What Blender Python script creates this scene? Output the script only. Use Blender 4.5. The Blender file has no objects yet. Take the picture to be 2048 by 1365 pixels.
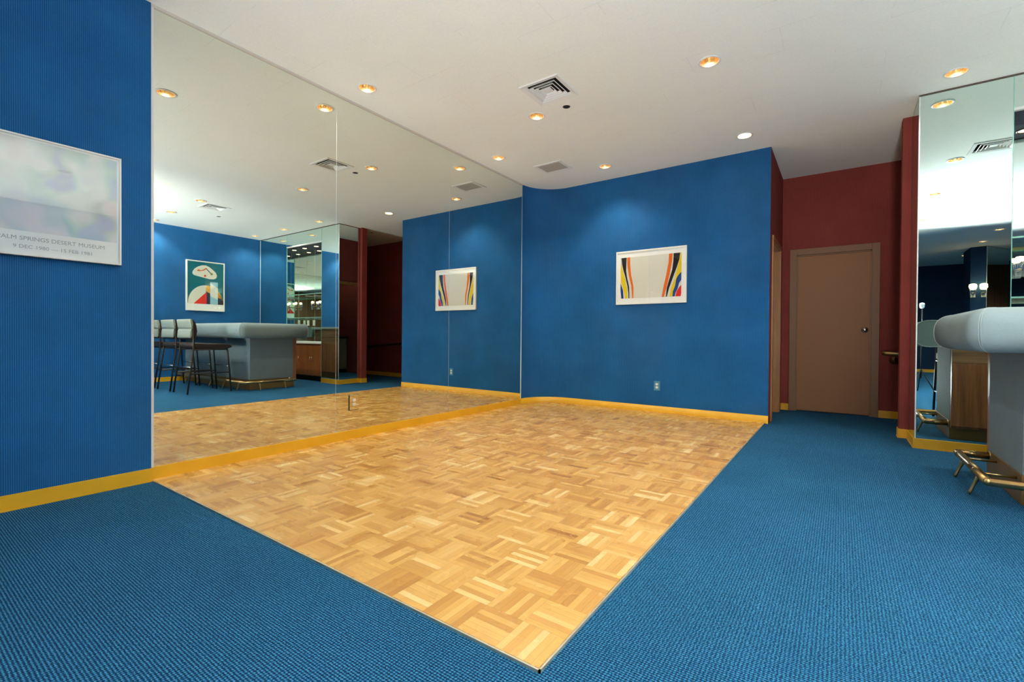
import bpy, bmesh, math, random
from mathutils import Vector, Matrix
SC = bpy.context.scene
COL = SC.collection
PI = math.pi

# ------------------------------------------------------------------ camera
YAW, PITCH, ROLL, CAMH, FPX = 0.6146, -0.0093, 0.0066, 0.944, 932.01
fw = Vector((-math.sin(YAW)*math.cos(PITCH), math.cos(YAW)*math.cos(PITCH), math.sin(PITCH)))
rt = Vector((math.cos(YAW), math.sin(YAW), 0)); up = rt.cross(fw)
r2 = rt*math.cos(ROLL)+up*math.sin(ROLL); u2 = up*math.cos(ROLL)-rt*math.sin(ROLL)
cd = bpy.data.cameras.new('camera'); cam = bpy.data.objects.new('camera', cd); COL.objects.link(cam)
cd.sensor_width = 36; cd.lens = FPX*36/2048; cd.clip_start = .02
M4 = Matrix(((r2.x, u2.x, -fw.x, 0), (r2.y, u2.y, -fw.y, 0), (r2.z, u2.z, -fw.z, CAMH), (0, 0, 0, 1)))
cam.matrix_world = M4
SC.camera = cam
# ------------------------------------------------------------------ world, exposure, lights
w = bpy.data.worlds.new('world'); SC.world = w; w.use_nodes = True
w.node_tree.nodes['Background'].inputs[0].default_value = (.02, .02, .022, 1)
SC.view_settings.view_transform = 'Standard'
SC.view_settings.look = 'None'
SC.view_settings.gamma = 1
SC.view_settings.exposure = 0.42
SC.cycles.use_denoising = True
SC.cycles.max_bounces = 14
SC.cycles.diffuse_bounces = 6
SC.cycles.glossy_bounces = 10
SC.cycles.sample_clamp_indirect = 12
FLASH_POS = (1.17, -.32, 1.66)
BULB = 14
WA, WB, WD = 1950, 500, 48       # watts: flash on the stand, added low fill, each ceiling downlight
def aimed_spot(name, loc, watts, cone, blend, aim, col=(.97, 1, 1), r=.06):
    ld = bpy.data.lights.new(name, 'SPOT'); ld.energy = watts; ld.spot_size = math.radians(cone); ld.spot_blend = blend
    ld.shadow_soft_size = r; ld.color = col
    o = bpy.data.objects.new(name, ld); COL.objects.link(o); o.location = loc; o.rotation_euler = (Vector(aim)-Vector(loc)).to_track_quat('-Z', 'Y').to_euler(); return o
# photographer's bounced flash on the stand seen in the pillar mirror, and an added unseen ceiling fill low behind the camera
aimed_spot('flash_light', FLASH_POS, WA, 120, 1, (1.75, .35, 3.05))
aimed_spot('fill_light_low', (.35, -.8, .2), WB, 120, .7, (.0, 1.3, 3.05), r=.22)

# ------------------------------------------------------------------ key dimensions (metres)
CEIL = 3.05
XL, YB, XB, XR, YR = -3.622, 5.83, -.647, 3.48, -7.15     # mirror wall, back wall, its corner, right wall, rear wall
YE = 7.12                                                  # corridor end wall
YP = 5.32                                                  # plane of the mirrored pillar and niche front
MY = (1.109, 2.449, 3.888, 5.343)                          # mirror joints
TILT = .002
BBH = .086

# ------------------------------------------------------------------ materials
def mat(name, col=(.8, .8, .8), rough=.5, metal=0., spec=.5, **k):
    m = bpy.data.materials.new(name); m.use_nodes = True
    b = m.node_tree.nodes['Principled BSDF']
    b.inputs['Base Color'].default_value = (*col, 1); b.inputs['Roughness'].default_value = rough
    b.inputs['Metallic'].default_value = metal; b.inputs['Specular IOR Level'].default_value = spec
    for a, v in k.items(): b.inputs[a].default_value = v
    return m
class NT:
    def __init__(s, m): s.t = m.node_tree; s.b = s.t.nodes.get('Principled BSDF')
    def n(s, ty, **k):
        o = s.t.nodes.new(ty)
        for a, v in k.items(): setattr(o, a, v)
        return o
    def l(s, a, b): s.t.links.new(a, b)
    def put(s, i, v):
        if hasattr(v, 'links') or isinstance(v, bpy.types.NodeSocket): s.l(v, i)
        else: i.default_value = v
    def math(s, op, a, b=0., c=None):
        o = s.n('ShaderNodeMath', operation=op); s.put(o.inputs[0], a); s.put(o.inputs[1], b)
        if c is not None: s.put(o.inputs[2], c)
        return o.outputs[0]
    def mix(s, f, a, b, ty='MIX'):
        o = s.n('ShaderNodeMix', data_type='RGBA', blend_type=ty); s.put(o.inputs[0], f)
        s.put(o.inputs[6], a if not isinstance(a, tuple) else (*a, 1)); s.put(o.inputs[7], b if not isinstance(b, tuple) else (*b, 1))
        return o.outputs[2]
    def xyz(s):
        g = s.n('ShaderNodeNewGeometry'); q = s.n('ShaderNodeSeparateXYZ'); s.l(g.outputs['Position'], q.inputs[0])
        return g.outputs['Position'], q.outputs
    def noise(s, vec, scale, detail=3, rough=.5):
        o = s.n('ShaderNodeTexNoise'); s.l(vec, o.inputs['Vector']); o.inputs['Scale'].default_value = scale
        o.inputs['Detail'].default_value = detail; o.inputs['Roughness'].default_value = rough
        return o.outputs['Fac']
    def comb(s, x, y, z=0.):
        o = s.n('ShaderNodeCombineXYZ')
        for i, v in enumerate((x, y, z)): s.put(o.inputs[i], v)
        return o.outputs[0]
    def ramp(s, f, stops):
        o = s.n('ShaderNodeValToRGB'); s.l(f, o.inputs[0]); e = o.color_ramp.elements
        while len(e) < len(stops): e.new(.5)
        for q, (p, c) in zip(e, stops): q.position = p; q.color = (*c, 1)
        return o.outputs[0]
    def bump(s, h, dist, strength=1.):
        o = s.n('ShaderNodeBump'); s.put(o.inputs['Height'], h); o.inputs['Distance'].default_value = dist
        o.inputs['Strength'].default_value = strength; s.l(o.outputs[0], s.b.inputs['Normal'])

def ribbed(name, dark, light, axis, pitch=.0085, mottled=.35):
    m = mat(name, rough=.8, spec=.12); t = NT(m); pos, q = t.xyz()
    if axis == 'xy': c = t.math('MULTIPLY', t.math('ARCTAN2', t.math('SUBTRACT', q[1], YB-.47), t.math('SUBTRACT', q[0], XL+.47)), .47)
    else: c = q['xy'.index(axis)]
    s = t.math('SINE', t.math('MULTIPLY', c, 2*PI/pitch))
    f = t.math('MULTIPLY_ADD', s, .5, .5)
    n1 = t.noise(pos, 2.2, 5, .6); n2 = t.noise(pos, 120, 2, .6); n3 = t.noise(pos, .9, 3, .6)
    base = t.mix(f, dark, light)
    if 'blue' in name: base = t.mix(t.math('MULTIPLY', t.math('SUBTRACT', n3, .45, None), 1.6), base, (.036, .105, .235))
    k = t.math('ADD', t.math('MULTIPLY_ADD', n1, 2*mottled, 1-mottled), t.math('MULTIPLY_ADD', n2, .3, -.15))
    o = t.n('ShaderNodeVectorMath', operation='SCALE'); t.l(base, o.inputs[0]); t.l(k, o.inputs[3])
    t.l(o.outputs[0], t.b.inputs['Base Color']); t.bump(f, .002, .5)
    return m
BLUE_D, BLUE_L = (.011, .072, .205), (.016, .145, .365)
M = {}
M['blue_y'] = ribbed('ribbed blue wallcovering along y', BLUE_D, BLUE_L, 'y')
M['blue_x'] = ribbed('ribbed blue wallcovering along x', BLUE_D, BLUE_L, 'x')
M['blue_c'] = ribbed('ribbed blue wallcovering on the curve', BLUE_D, BLUE_L, 'xy')
MAR_D, MAR_L = (.20, .036, .029), (.32, .064, .052)
M['mar_y'] = ribbed('maroon wallcovering along y', MAR_D, MAR_L, 'y', .0062, .25)
M['mar_x'] = ribbed('maroon wallcovering along x', MAR_D, MAR_L, 'x', .0062, .25)
M['navy'] = mat('dark navy paint', (.010, .014, .035), .6)
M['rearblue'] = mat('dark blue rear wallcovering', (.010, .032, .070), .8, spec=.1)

def carpet():
    m = mat('blue looped carpet', rough=.95, spec=.08); t = NT(m); pos, q = t.xyz()
    jx = t.math('MULTIPLY', t.noise(pos, 75, 3, .7), .017)
    a = t.math('SINE', t.math('MULTIPLY', t.math('ADD', q[1], t.math('MULTIPLY', jx, .35)), 2*PI/.0092))
    b = t.math('SINE', t.math('MULTIPLY', t.math('ADD', q[0], jx), 2*PI/.0105))
    h = t.math('MULTIPLY_ADD', t.math('ADD', t.math('MULTIPLY', a, .6), t.math('MULTIPLY', b, .4)), .5, .5)
    v = t.noise(pos, 165, 2, .75)
    f = t.math('ADD', t.math('MULTIPLY', h, .42), t.math('MULTIPLY', v, .58))
    c = t.ramp(f, [(.28, (.004, .012, .036)), (.50, (.006, .064, .150)), (.70, (.060, .235, .395))])
    big = t.noise(pos, 1.3, 4, .6)
    o = t.n('ShaderNodeVectorMath', operation='SCALE'); t.l(c, o.inputs[0]); t.l(t.math('MULTIPLY_ADD', big, .5, .75), o.inputs[3])
    t.l(o.outputs[0], t.b.inputs['Base Color']); t.bump(h, .004, .7)
    return m
M['carpet'] = carpet()

def parquet(ox, oy, B=.155, N=6):
    m = mat('oak block parquet', rough=.26, spec=.5); t = NT(m); pos, q = t.xyz()
    X = t.math('DIVIDE', t.math('SUBTRACT', ox, q[0]), B); Y = t.math('DIVIDE', t.math('SUBTRACT', q[1], oy), B)
    ix = t.math('FLOOR', X); iy = t.math('FLOOR', Y)
    par = t.math('MODULO', t.math('ADD', ix, iy), 2.)          # 0: strips along y, 1: strips along x
    fx = t.math('FRACT', X); fy = t.math('FRACT', Y)
    def sel(a, b): return t.math('ADD', t.math('MULTIPLY', a, t.math('SUBTRACT', 1., par)), t.math('MULTIPLY', b, par))
    across = sel(fx, fy); along = sel(fy, fx)
    st = t.math('FLOOR', t.math('MULTIPLY', across, float(N))); fs = t.math('FRACT', t.math('MULTIPLY', across, float(N)))
    wn = t.n('ShaderNodeTexWhiteNoise', noise_dimensions='3D'); t.l(t.comb(ix, iy, st), wn.inputs[0])
    wb = t.n('ShaderNodeTexWhiteNoise', noise_dimensions='3D'); t.l(t.comb(ix, iy, 77.), wb.inputs[0])
    tone = t.math('ADD', t.math('MULTIPLY', wn.outputs['Value'], .72), t.math('MULTIPLY', wb.outputs['Value'], .28))
    base = t.ramp(tone, [(0., (.34, .135, .028)), (.12, (.47, .215, .046)), (.45, (.61, .320, .078)), (.78, (.70, .405, .115)), (1., (.85, .61, .27))])
    off = t.math('MULTIPLY', wn.outputs['Value'], 37.)
    gv = t.comb(t.math('ADD', t.math('MULTIPLY', across, 34.), off), t.math('MULTIPLY', along, 1.6), off)
    g = t.noise(gv, 1., 4, .65)
    gr = t.math('MULTIPLY_ADD', g, .5, .75)
    ed = t.math('MINIMUM', fs, t.math('SUBTRACT', 1., fs))
    e2 = t.math('MINIMUM', along, t.math('SUBTRACT', 1., along))
    gap = t.math('MAXIMUM', t.math('LESS_THAN', ed, .030), t.math('LESS_THAN', e2, .006))
    k = t.math('MULTIPLY', gr, t.math('SUBTRACT', 1., t.math('MULTIPLY', gap, .28)))
    o = t.n('ShaderNodeVectorMath', operation='SCALE'); t.l(base, o.inputs[0]); t.l(k, o.inputs[3])
    t.l(o.outputs[0], t.b.inputs['Base Color'])
    t.l(t.math('MULTIPLY_ADD', t.noise(pos, 6, 3), .22, .17), t.b.inputs['Roughness'])
    t.bump(t.math('SUBTRACT', g, gap), .0006, .4)
    return m
M['parquet'] = parquet(-.688, 1.116)

def ceiling_mat():
    m = mat('fissured white ceiling tile', rough=.9, spec=.1); t = NT(m); pos, q = t.xyz()
    br = t.n('ShaderNodeTexBrick'); br.offset = .5
    vec = t.comb(t.math('ADD', q[0], .056), t.math('ADD', q[1], .03)); t.l(vec, br.inputs['Vector'])
    br.inputs['Scale'].default_value = 1; br.inputs['Brick Width'].default_value = .61; br.inputs['Row Height'].default_value = .305
    br.inputs['Mortar Size'].default_value = .0022; br.inputs['Mortar Smooth'].default_value = .3
    n1 = t.noise(pos, 130, 3, .7); n2 = t.noise(pos, 1.1, 4, .6); n3 = t.noise(pos, 2.7, 2)
    c = t.mix(n2, (.83, .85, .79), (.90, .92, .87))
    k = t.math('ADD', t.math('MULTIPLY_ADD', n1, .22, .89), 0.)
    gate = t.math('GREATER_THAN', n3, .56)
    k = t.math('MULTIPLY', k, t.math('SUBTRACT', 1., t.math('MULTIPLY', t.math('MULTIPLY', br.outputs['Fac'], gate), .10)))
    o = t.n('ShaderNodeVectorMath', operation='SCALE'); t.l(c, o.inputs[0]); t.l(k, o.inputs[3])
    t.l(o.outputs[0], t.b.inputs['Base Color'])
    t.bump(t.math('SUBTRACT', n1, t.math('MULTIPLY', br.outputs['Fac'], .8)), .002, .35)
    return m
M['ceiling'] = ceiling_mat()

def wood(name, dark, light, axis='z', rough=.35, sc=1.):
    m = mat(name, rough=rough); t = NT(m); pos, q = t.xyz()
    S = {'z': (26, 26, 1.3), 'x': (1.3, 26, 26), 'y': (26, 1.3, 26)}[axis]
    v = t.comb(*[t.math('MULTIPLY', q[i], S[i]*sc) for i in range(3)])
    n = t.noise(v, 1., 5, .6); n2 = t.noise(v, 5., 3, .6)
    f = t.math('ADD', t.math('MULTIPLY', n, .75), t.math('MULTIPLY', n2, .25))
    t.l(t.ramp(f, [(.28, dark), (.68, light)]), t.b.inputs['Base Color'])
    return m
M['walnut'] = wood('walnut veneer', (.17, .052, .017), (.45, .175, .068))
M['walnut_h'] = wood('walnut veneer, grain across', (.16, .060, .022), (.46, .22, .10), 'x')
M['teak'] = wood('orange teak veneer', (.20, .060, .014), (.40, .150, .042))
M['casing'] = wood('golden brown door casing', (.28, .105, .030), (.46, .20, .07))
M['panelling'] = wood('dark brown wall panelling', (.10, .045, .022), (.22, .105, .055), 'z', .45)
M['gold'] = mat('ochre vinyl baseboard', (.52, .29, .025), .45)
t_ = NT(M['gold']); p_, q_ = t_.xyz()
t_.l(t_.mix(t_.noise(p_, 7, 4), (.74, .36, .007), (.86, .46, .014)), t_.b.inputs['Base Color'])
def mirror_mat(name, col):
    m = bpy.data.materials.new(name); m.use_nodes = True; nt = m.node_tree; nt.nodes.remove(nt.nodes['Principled BSDF'])
    g = nt.nodes.new('ShaderNodeBsdfGlossy'); g.inputs['Color'].default_value = (*col, 1); g.inputs['Roughness'].default_value = 0.
    nt.links.new(g.outputs[0], nt.nodes['Material Output'].inputs[0]); return m
M['mirror'] = mirror_mat('silver mirror', (.83, .85, .78))
M['mirror_g'] = mirror_mat('green tinted mirror', (.74, .86, .81))
M['mirror_edge'] = mat('polished mirror edge', (.75, .80, .77), .25)
M['white'] = mat('white enamel', (.80, .80, .77), .4)
M['cream'] = mat('cream plastic', (.85, .83, .74), .4)
M['offwhite_frame'] = mat('off white frame', (.84, .83, .76), .35)
M['black'] = mat('matt black', (.012, .012, .013), .7)
M['slot'] = mat('dark slot', (.02, .02, .02), .6)
M['bronze'] = mat('dark bronze metal', (.055, .042, .032), .35, .6)
M['steel'] = mat('brushed steel', (.72, .71, .68), .25, 1.)
M['bright_gold'] = mat('gold reflector', (.86, .68, .44), .18, 1.)
M['brass'] = mat('aged brass', (.42, .27, .115), .30, 1.)
t_ = NT(M['brass']); p_, q_ = t_.xyz()
t_.l(t_.mix(t_.noise(p_, 9, 4), (.36, .22, .085), (.52, .36, .165)), t_.b.inputs['Base Color'])
M['brass_kick'] = mat('brown brass kick plate', (.27, .150, .045), .42, .35)
M['door'] = mat('brown painted door', (.34, .155, .070), .55, spec=.25)
M['door_frame'] = mat('brown painted door frame', (.27, .138, .072), .48, spec=.25)
M['counter_white'] = mat('white laminate', (.72, .73, .69), .35)
M['laminate'] = mat('grey laminate counter', (.35, .36, .36), .35)
M['pale_cab'] = mat('pale green cabinet paint', (.34, .36, .25), .5)
M['vinyl_pale'] = mat('pale grey green vinyl', (.30, .33, .27), .38)
M['vinyl_dark'] = mat('dark brown vinyl', (.032, .020, .015), .55, spec=.3)
def fabric(name, c1, c2):
    m = mat(name, rough=.75, spec=.2); t = NT(m); pos, q = t.xyz()
    n = t.noise(pos, 260, 2, .7); b = t.noise(pos, 5, 4, .6)
    t.l(t.mix(t.math('ADD', t.math('MULTIPLY', n, .6), t.math('MULTIPLY', b, .4)), c1, c2), t.b.inputs['Base Color'])
    t.bump(t.math('ADD', t.math('MULTIPLY', n, .2), b), .006, .35)
    return m
M['bar_vinyl'] = fabric('grey blue vinyl', (.15, .205, .215), (.29, .36, .37))
M['bar_panel'] = fabric('grey blue panel cloth', (.135, .175, .190), (.25, .31, .33))
M['piping'] = mat('pale piping', (.34, .40, .40), .6)
def emit(name, col, s):
    m = mat(name, (0, 0, 0)); b = m.node_tree.nodes['Principled BSDF']
    b.inputs['Emission Color'].default_value = (*col, 1); b.inputs['Emission Strength'].default_value = s; return m
M['bulb'] = emit('warm lamp', (1, .84, .62), BULB)
M['bulb_low'] = emit('frosted warm lamp', (1, .80, .55), 9)
M['sconce_bulb'] = emit('sconce lamp', (1, .74, .36), 11)
def glass(name, tint, f=1.):
    m = bpy.data.materials.new(name); m.use_nodes = True; nt = m.node_tree; nt.nodes.remove(nt.nodes['Principled BSDF'])
    tr = nt.nodes.new('ShaderNodeBsdfTransparent'); tr.inputs[0].default_value = (*tint, 1)
    g = nt.nodes.new('ShaderNodeBsdfGlossy'); g.inputs['Roughness'].default_value = 0; g.inputs[0].default_value = (f, f, f, 1)
    ge = nt.nodes.new('ShaderNodeNewGeometry'); dt = nt.nodes.new('ShaderNodeVectorMath'); dt.operation = 'DOT_PRODUCT'
    nt.links.new(ge.outputs['Incoming'], dt.inputs[0]); nt.links.new(ge.outputs['Normal'], dt.inputs[1])
    def mm(op, a, b):
        o = nt.nodes.new('ShaderNodeMath'); o.operation = op
        for i, v in enumerate((a, b)):
            if isinstance(v, float): o.inputs[i].default_value = v
            else: nt.links.new(v, o.inputs[i])
        return o.outputs[0]
    fo = mm('ADD', mm('MULTIPLY', mm('POWER', mm('SUBTRACT', 1., mm('ABSOLUTE', dt.outputs['Value'], 0.)), 5.), .95), .05)   # Schlick reflectance
    mx = nt.nodes.new('ShaderNodeMixShader')
    nt.links.new(fo, mx.inputs[0]); nt.links.new(tr.outputs[0], mx.inputs[1]); nt.links.new(g.outputs[0], mx.inputs[2])
    nt.links.new(mx.outputs[0], nt.nodes['Material Output'].inputs[0]); return m
M['glass'] = glass('picture glass', (.97, .98, .97))
M['shelf_glass'] = glass('clear shelf glass', (.90, .97, .94))
M['shelf_edge'] = mat('green glass edge', (.22, .50, .40), .2)
M['crystal'] = glass('clear crystal rod', (.93, .96, .98))
def flat(name, c, rough=.6): return mat(name, c, rough, spec=.2)

# ------------------------------------------------------------------ geometry helpers
class MB:
    def __init__(s): s.bm = bmesh.new()
    def box(s, x0, x1, y0, y1, z0, z1, mi=0, bev=0):
        vs = [s.bm.verts.new((x, y, z)) for z in (z0, z1) for y in (y0, y1) for x in (x0, x1)]
        F = [(0, 2, 3, 1), (4, 5, 7, 6), (0, 1, 5, 4), (2, 6, 7, 3), (0, 4, 6, 2), (1, 3, 7, 5)]
        fs = [s.bm.faces.new([vs[i] for i in f]) for f in F]
        for f in fs: f.material_index = mi
        if bev:
            es = list({e for f in fs for e in f.edges})
            r = bmesh.ops.bevel(s.bm, geom=es, offset=bev, segments=2, affect='EDGES', profile=.5)
            for f in r['faces']: f.material_index = mi
        return s
    def poly(s, pts, mi=0):
        f = s.bm.faces.new([s.bm.verts.new(p) for p in pts]); f.material_index = mi; return s
    def ring_loft(s, rings, mi=0, cap0=True, cap1=True, smooth=True):
        R = [[s.bm.verts.new(p) for p in r] for r in rings]; n = len(R[0])
        for a, b in zip(R, R[1:]):
            for i in range(n):
                f = s.bm.faces.new((a[i], a[(i+1) % n], b[(i+1) % n], b[i])); f.material_index = mi; f.smooth = smooth
        if cap0: s.bm.faces.new(R[0][::-1]).material_index = mi
        if cap1: s.bm.faces.new(R[-1]).material_index = mi
        return s
    def tube(s, pts, r, n=12, mi=0, caps=True):
        pts = [Vector(p) for p in pts]; rad = r if isinstance(r, (list, tuple)) else [r]*len(pts)
        rings = []; prev = None
        for i, p in enumerate(pts):
            if i == 0: d = pts[1]-p
            elif i == len(pts)-1: d = p-pts[i-1]
            else: d = (pts[i+1]-p).normalized()+(p-pts[i-1]).normalized()
            d.normalize()
            if prev is None:
                a = Vector((0, 0, 1)) if abs(d.z) < .9 else Vector((1, 0, 0))
                u = d.cross(a).normalized()
            else: u = (prev-d*prev.dot(d)).normalized()
            prev = u; v = d.cross(u)
            k = 1.
            if 0 < i < len(pts)-1:
                c = (pts[i+1]-p).normalized().dot(d); k = 1/max(c, .5) if c < .98 else 1.
            rings.append([p+(u*math.cos(2*PI*j/n)+v*math.sin(2*PI*j/n))*rad[i]*(1 if k == 1. else (1+(k-1)*.5)) for j in range(n)])
        return s.ring_loft(rings, mi, caps, caps)
    def lathe(s, prof, c=(0, 0, 0), axis='z', n=24, mi=0, caps=True):
        rings = []
        for r, h in prof:
            ring = []
            for j in range(n):
                a = 2*PI*j/n; x, y = r*math.cos(a), r*math.sin(a)
                p = {'z': (x, y, h), 'y': (x, h, y), 'x': (h, x, y)}[axis]
                ring.append((p[0]+c[0], p[1]+c[1], p[2]+c[2]))
            rings.append(ring)
        return s.ring_loft(rings, mi, caps, caps)
    def shift(s, v):
        for q in s.bm.verts: q.co += Vector(v)
        return s
    def build(s, name, m, parent=None, smooth=False):
        bmesh.ops.recalc_face_normals(s.bm, faces=s.bm.faces)
        if parent is not None: s.shift(-root_loc(parent))
        me = bpy.data.meshes.new(name); s.bm.to_mesh(me); s.bm.free()
        for q in (m if isinstance(m, (list, tuple)) else [m]): me.materials.append(q)
        o = bpy.data.objects.new(name, me); COL.objects.link(o)
        if parent is not None: o.parent = parent
        return o
def root_loc(o):
    v = Vector(o.location)
    while o.parent: o = o.parent; v += Vector(o.location)
    return v
def tag(o, label, cat, group=None, kind=None):
    if label: o['label'] = label
    if cat: o['category'] = cat
    if group: o['group'] = group
    if kind: o['kind'] = kind
    return o
def thing(name, loc, label, cat, group=None):
    o = bpy.data.objects.new(name, None); COL.objects.link(o); o.location = loc; o.empty_display_size = .05
    return tag(o, label, cat, group)
def struct(name, mb, m, label=None):
    o = mb.build(name, m); o['kind'] = 'structure'
    if label: o['label'] = label
    return o
def copy_tree(o, parent=None):
    c = o.copy(); COL.objects.link(c)
    if parent is not None: c.parent = parent
    for ch in [x for x in bpy.data.objects if x.parent == o]: copy_tree(ch, c)
    return c

# ------------------------------------------------------------------ room shell
T = .12
CPT = .0
XW, YW = 5.7, -3.4                                        # the room is wider at its rear
struct('floor', MB().box(XL-T, XW+T, YR-T, YE+T, -.1, 0), M['carpet'])
# ceiling with openings
DL = [(-3.31, 2.53), (-3.31, 4.39), (-2.39, 3.77), (-2.39, 5.35), (-.84, 3.77), (-.84, 5.35), (.72, 5.02), (-2.39, 1.59),
      (1.93, 5.01), (3.08, 5.01), (1.07, 3.19), (2.29, 3.2), (3.22, 3.24), (1.09, 1.6), (1.14, -.25), (2.44, -1.96), (2.45, -3.3), (2.5, -5.37), (2.95, -5.4), (4.5, -4.7), (4.5, -6.1)]
VENTS = [(-2.06, 3.44, .15, .15), (1.33, 3.5, .15, .15)]
HOLES = [(-2.07, 3.77), (1.93, 3.81), (2.07, -.33), (.66, 6.16)]
RD = .068
bm = bmesh.new(); edges = []
def loop(pts):
    vs = [bm.verts.new(p) for p in pts]
    for i in range(len(vs)): edges.append(bm.edges.new((vs[i], vs[(i+1) % len(vs)])))
loop([(XL-T, YR-T, CEIL), (XW+T, YR-T, CEIL), (XW+T, YE+T, CEIL), (XL-T, YE+T, CEIL)])
for x, y in DL: loop([(x+RD*math.cos(2*PI*j/24), y+RD*math.sin(2*PI*j/24), CEIL) for j in range(24)])
for x, y, a, b in VENTS: loop([(x-a, y-b, CEIL), (x+a, y-b, CEIL), (x+a, y+b, CEIL), (x-a, y+b, CEIL)])
bmesh.ops.triangle_fill(bm, edges=edges, use_beauty=True)
me = bpy.data.meshes.new('ceiling'); bmesh.ops.recalc_face_normals(bm, faces=bm.faces); bm.to_mesh(me); bm.free()
me.materials.append(M['ceiling']); ce = bpy.data.objects.new('ceiling', me); COL.objects.link(ce); ce['kind'] = 'structure'

# left wall: plain part proud of the mirrors, backing behind the mirrors
struct('wall_left', MB().box(XL-T, XL+.022, YR, MY[0]-.006, 0, CEIL), M['blue_y'])
struct('wall_left_mirror_backing', MB().box(XL-T, XL-.012, MY[0]-.006, YB-.4, 0, CEIL), M['white'])
# rounded corner and back wall
Rc = .47; cx, cy = XL+Rc, YB-Rc
arc = [(cx+Rc*math.cos(PI-a*PI/2/20), cy+Rc*math.sin(PI-a*PI/2/20)) for a in range(21)]
mb = MB()
pts = [(XL, MY[3]+.004)]+arc
outer = [(XL-T, MY[3]+.004)]+[(cx+(Rc+T)*math.cos(PI-a*PI/2/20), cy+(Rc+T)*math.sin(PI-a*PI/2/20)) for a in range(21)]
for (a, b, c, d) in zip(pts, pts[1:], outer, outer[1:]):
    for q in ([(a, 0), (b, 0), (b, 1), (a, 1)], [(c, 0), (c, 1), (d, 1), (d, 0)]):
        mb.poly([(p[0], p[1], z*CEIL) for p, z in q])
for f in mb.bm.faces: f.smooth = True
bmesh.ops.remove_doubles(mb.bm, verts=mb.bm.verts, dist=1e-5)
struct('wall_back_curve', mb, M['blue_c'])
struct('wall_back', MB().box(cx, XB-.001, YB, YB+T, 0, CEIL), M['blue_x'])
# corridor: left wall with doorway, end wall, south wall behind the niche
DY0, DY1, DZ = 6.06, 6.83, 2.06
cl = MB().box(XB-.1, XB, YB+.002, DY0, 0, CEIL).box(XB-.1, XB, DY1, YE, 0, CEIL).box(XB-.1, XB, DY0, DY1, DZ, CEIL)
struct('wall_corridor_left', cl, M['mar_y'])
DX0, DX1, DH = -.492, .310, 2.04
ew = MB().box(-3.0, DX0, YE, YE+T, 0, CEIL).box(DX1, XR+T, YE, YE+T, 0, CEIL).box(DX0, DX1, YE, YE+T, DH, CEIL)
struct('wall_corridor_end', ew, M['mar_x'])
struct('wall_corridor_right', MB().box(.462, XR, 5.785, 5.90, 0, CEIL), M['mar_x'])
struct('wall_right', MB().box(XR, XR+T, -.6, YE, 0, CEIL), M['blue_y'])
struct('wall_right_panelled', MB().box(XR, XR+T, YW, -.6, 0, CEIL), M['panelling'])
struct('wall_right_rear', MB().box(XW, XW+T, YR, YW, 0, CEIL), M['panelling'])
struct('wall_right_return', MB().box(XR, XW+T, YW, YW+T, 0, CEIL), M['panelling'])
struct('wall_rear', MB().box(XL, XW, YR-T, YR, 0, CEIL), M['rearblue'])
# pillar and niche cores
NX0, NX1, NB, NTOP = 1.102, 2.372, 5.77, 2.785
struct('wall_pillar', MB().box(.537, NX0-.008, YP+.008, 5.785, 0, CEIL), M['mar_x'])
struct('wall_niche_right', MB().box(NX1+.008, XR, YP+.008, 5.785, 0, CEIL), M['blue_x'])
struct('wall_niche_soffit', MB().box(NX0-.008, NX1+.008, YP+.008, 5.785, NTOP, CEIL), M['navy'])
# pantry behind the back wall, seen dimly through the doorway
struct('wall_pantry', MB().box(-2.42, -2.302, YB+T, YE, 0, CEIL), flat('pantry paint', (.30, .31, .20)))
# rear pier
PX0 = 2.40
pr = [(PX0, -4.10), (2.645, -4.02), (3.17, -4.86), (PX0, -4.86)]
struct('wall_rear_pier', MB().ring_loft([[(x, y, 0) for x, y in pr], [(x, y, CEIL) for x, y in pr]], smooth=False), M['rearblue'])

# ------------------------------------------------------------------ baseboards and trims
def bb(name, x0, x1, y0, y1, h=BBH):
    mb = MB().box(x0, x1, y0, y1, 0, h).box(x0-.0025, x1+.0025, y0-.0025, y1+.0025, 0, .009)
    return struct(name, mb, M['gold'])
bb('baseboard_left', XL+.022, XL+.028, YR+.01, MY[0]-.006)
bb('baseboard_mirror', XL-.01, XL+.008, MY[0]-.002, MY[3]+.004)
mb = MB()
ar2 = [(XL, MY[3]+.004)]+arc+[(XB, YB)]
inn = [(XL+.007, MY[3]+.004)]+[(cx+(Rc-.007)*math.cos(PI-a*PI/2/20), cy+(Rc-.007)*math.sin(PI-a*PI/2/20)) for a in range(21)]+[(XB, YB-.007)]
for a, b, c, d in zip(ar2, ar2[1:], inn, inn[1:]):
    mb.poly([(*c, 0), (*d, 0), (*d, BBH), (*c, BBH)]); mb.poly([(*c, BBH), (*d, BBH), (*b, BBH), (*a, BBH)])
bmesh.ops.remove_doubles(mb.bm, verts=mb.bm.verts, dist=1e-5)
for f in mb.bm.faces: f.smooth = abs(f.normal.z) < .5
struct('baseboard_back', mb, M['gold'])
bb('baseboard_corridor_end_left', XB+.001, -.558, YE-.007, YE)
bb('baseboard_corridor_end_right', .376, XR, YE-.007, YE)
bb('baseboard_pillar', .5292, NX0-.004, YP-.008, YP+.006)
bb('baseboard_pillar_side', .520, .529, YP-.008, 5.776)
bb('baseboard_post', .454, .5285, 5.777, 5.786)
bb('baseboard_post_side', .454, .462, 5.7862, 5.905)
bb('baseboard_niche_right', NX1+.004, XR, YP-.008, YP+.006)
bb('baseboard_right', XR-.007, XR, YW, YP-.01)
bb('baseboard_rear', XL+.03, XW-.01, YR, YR+.007)
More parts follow.
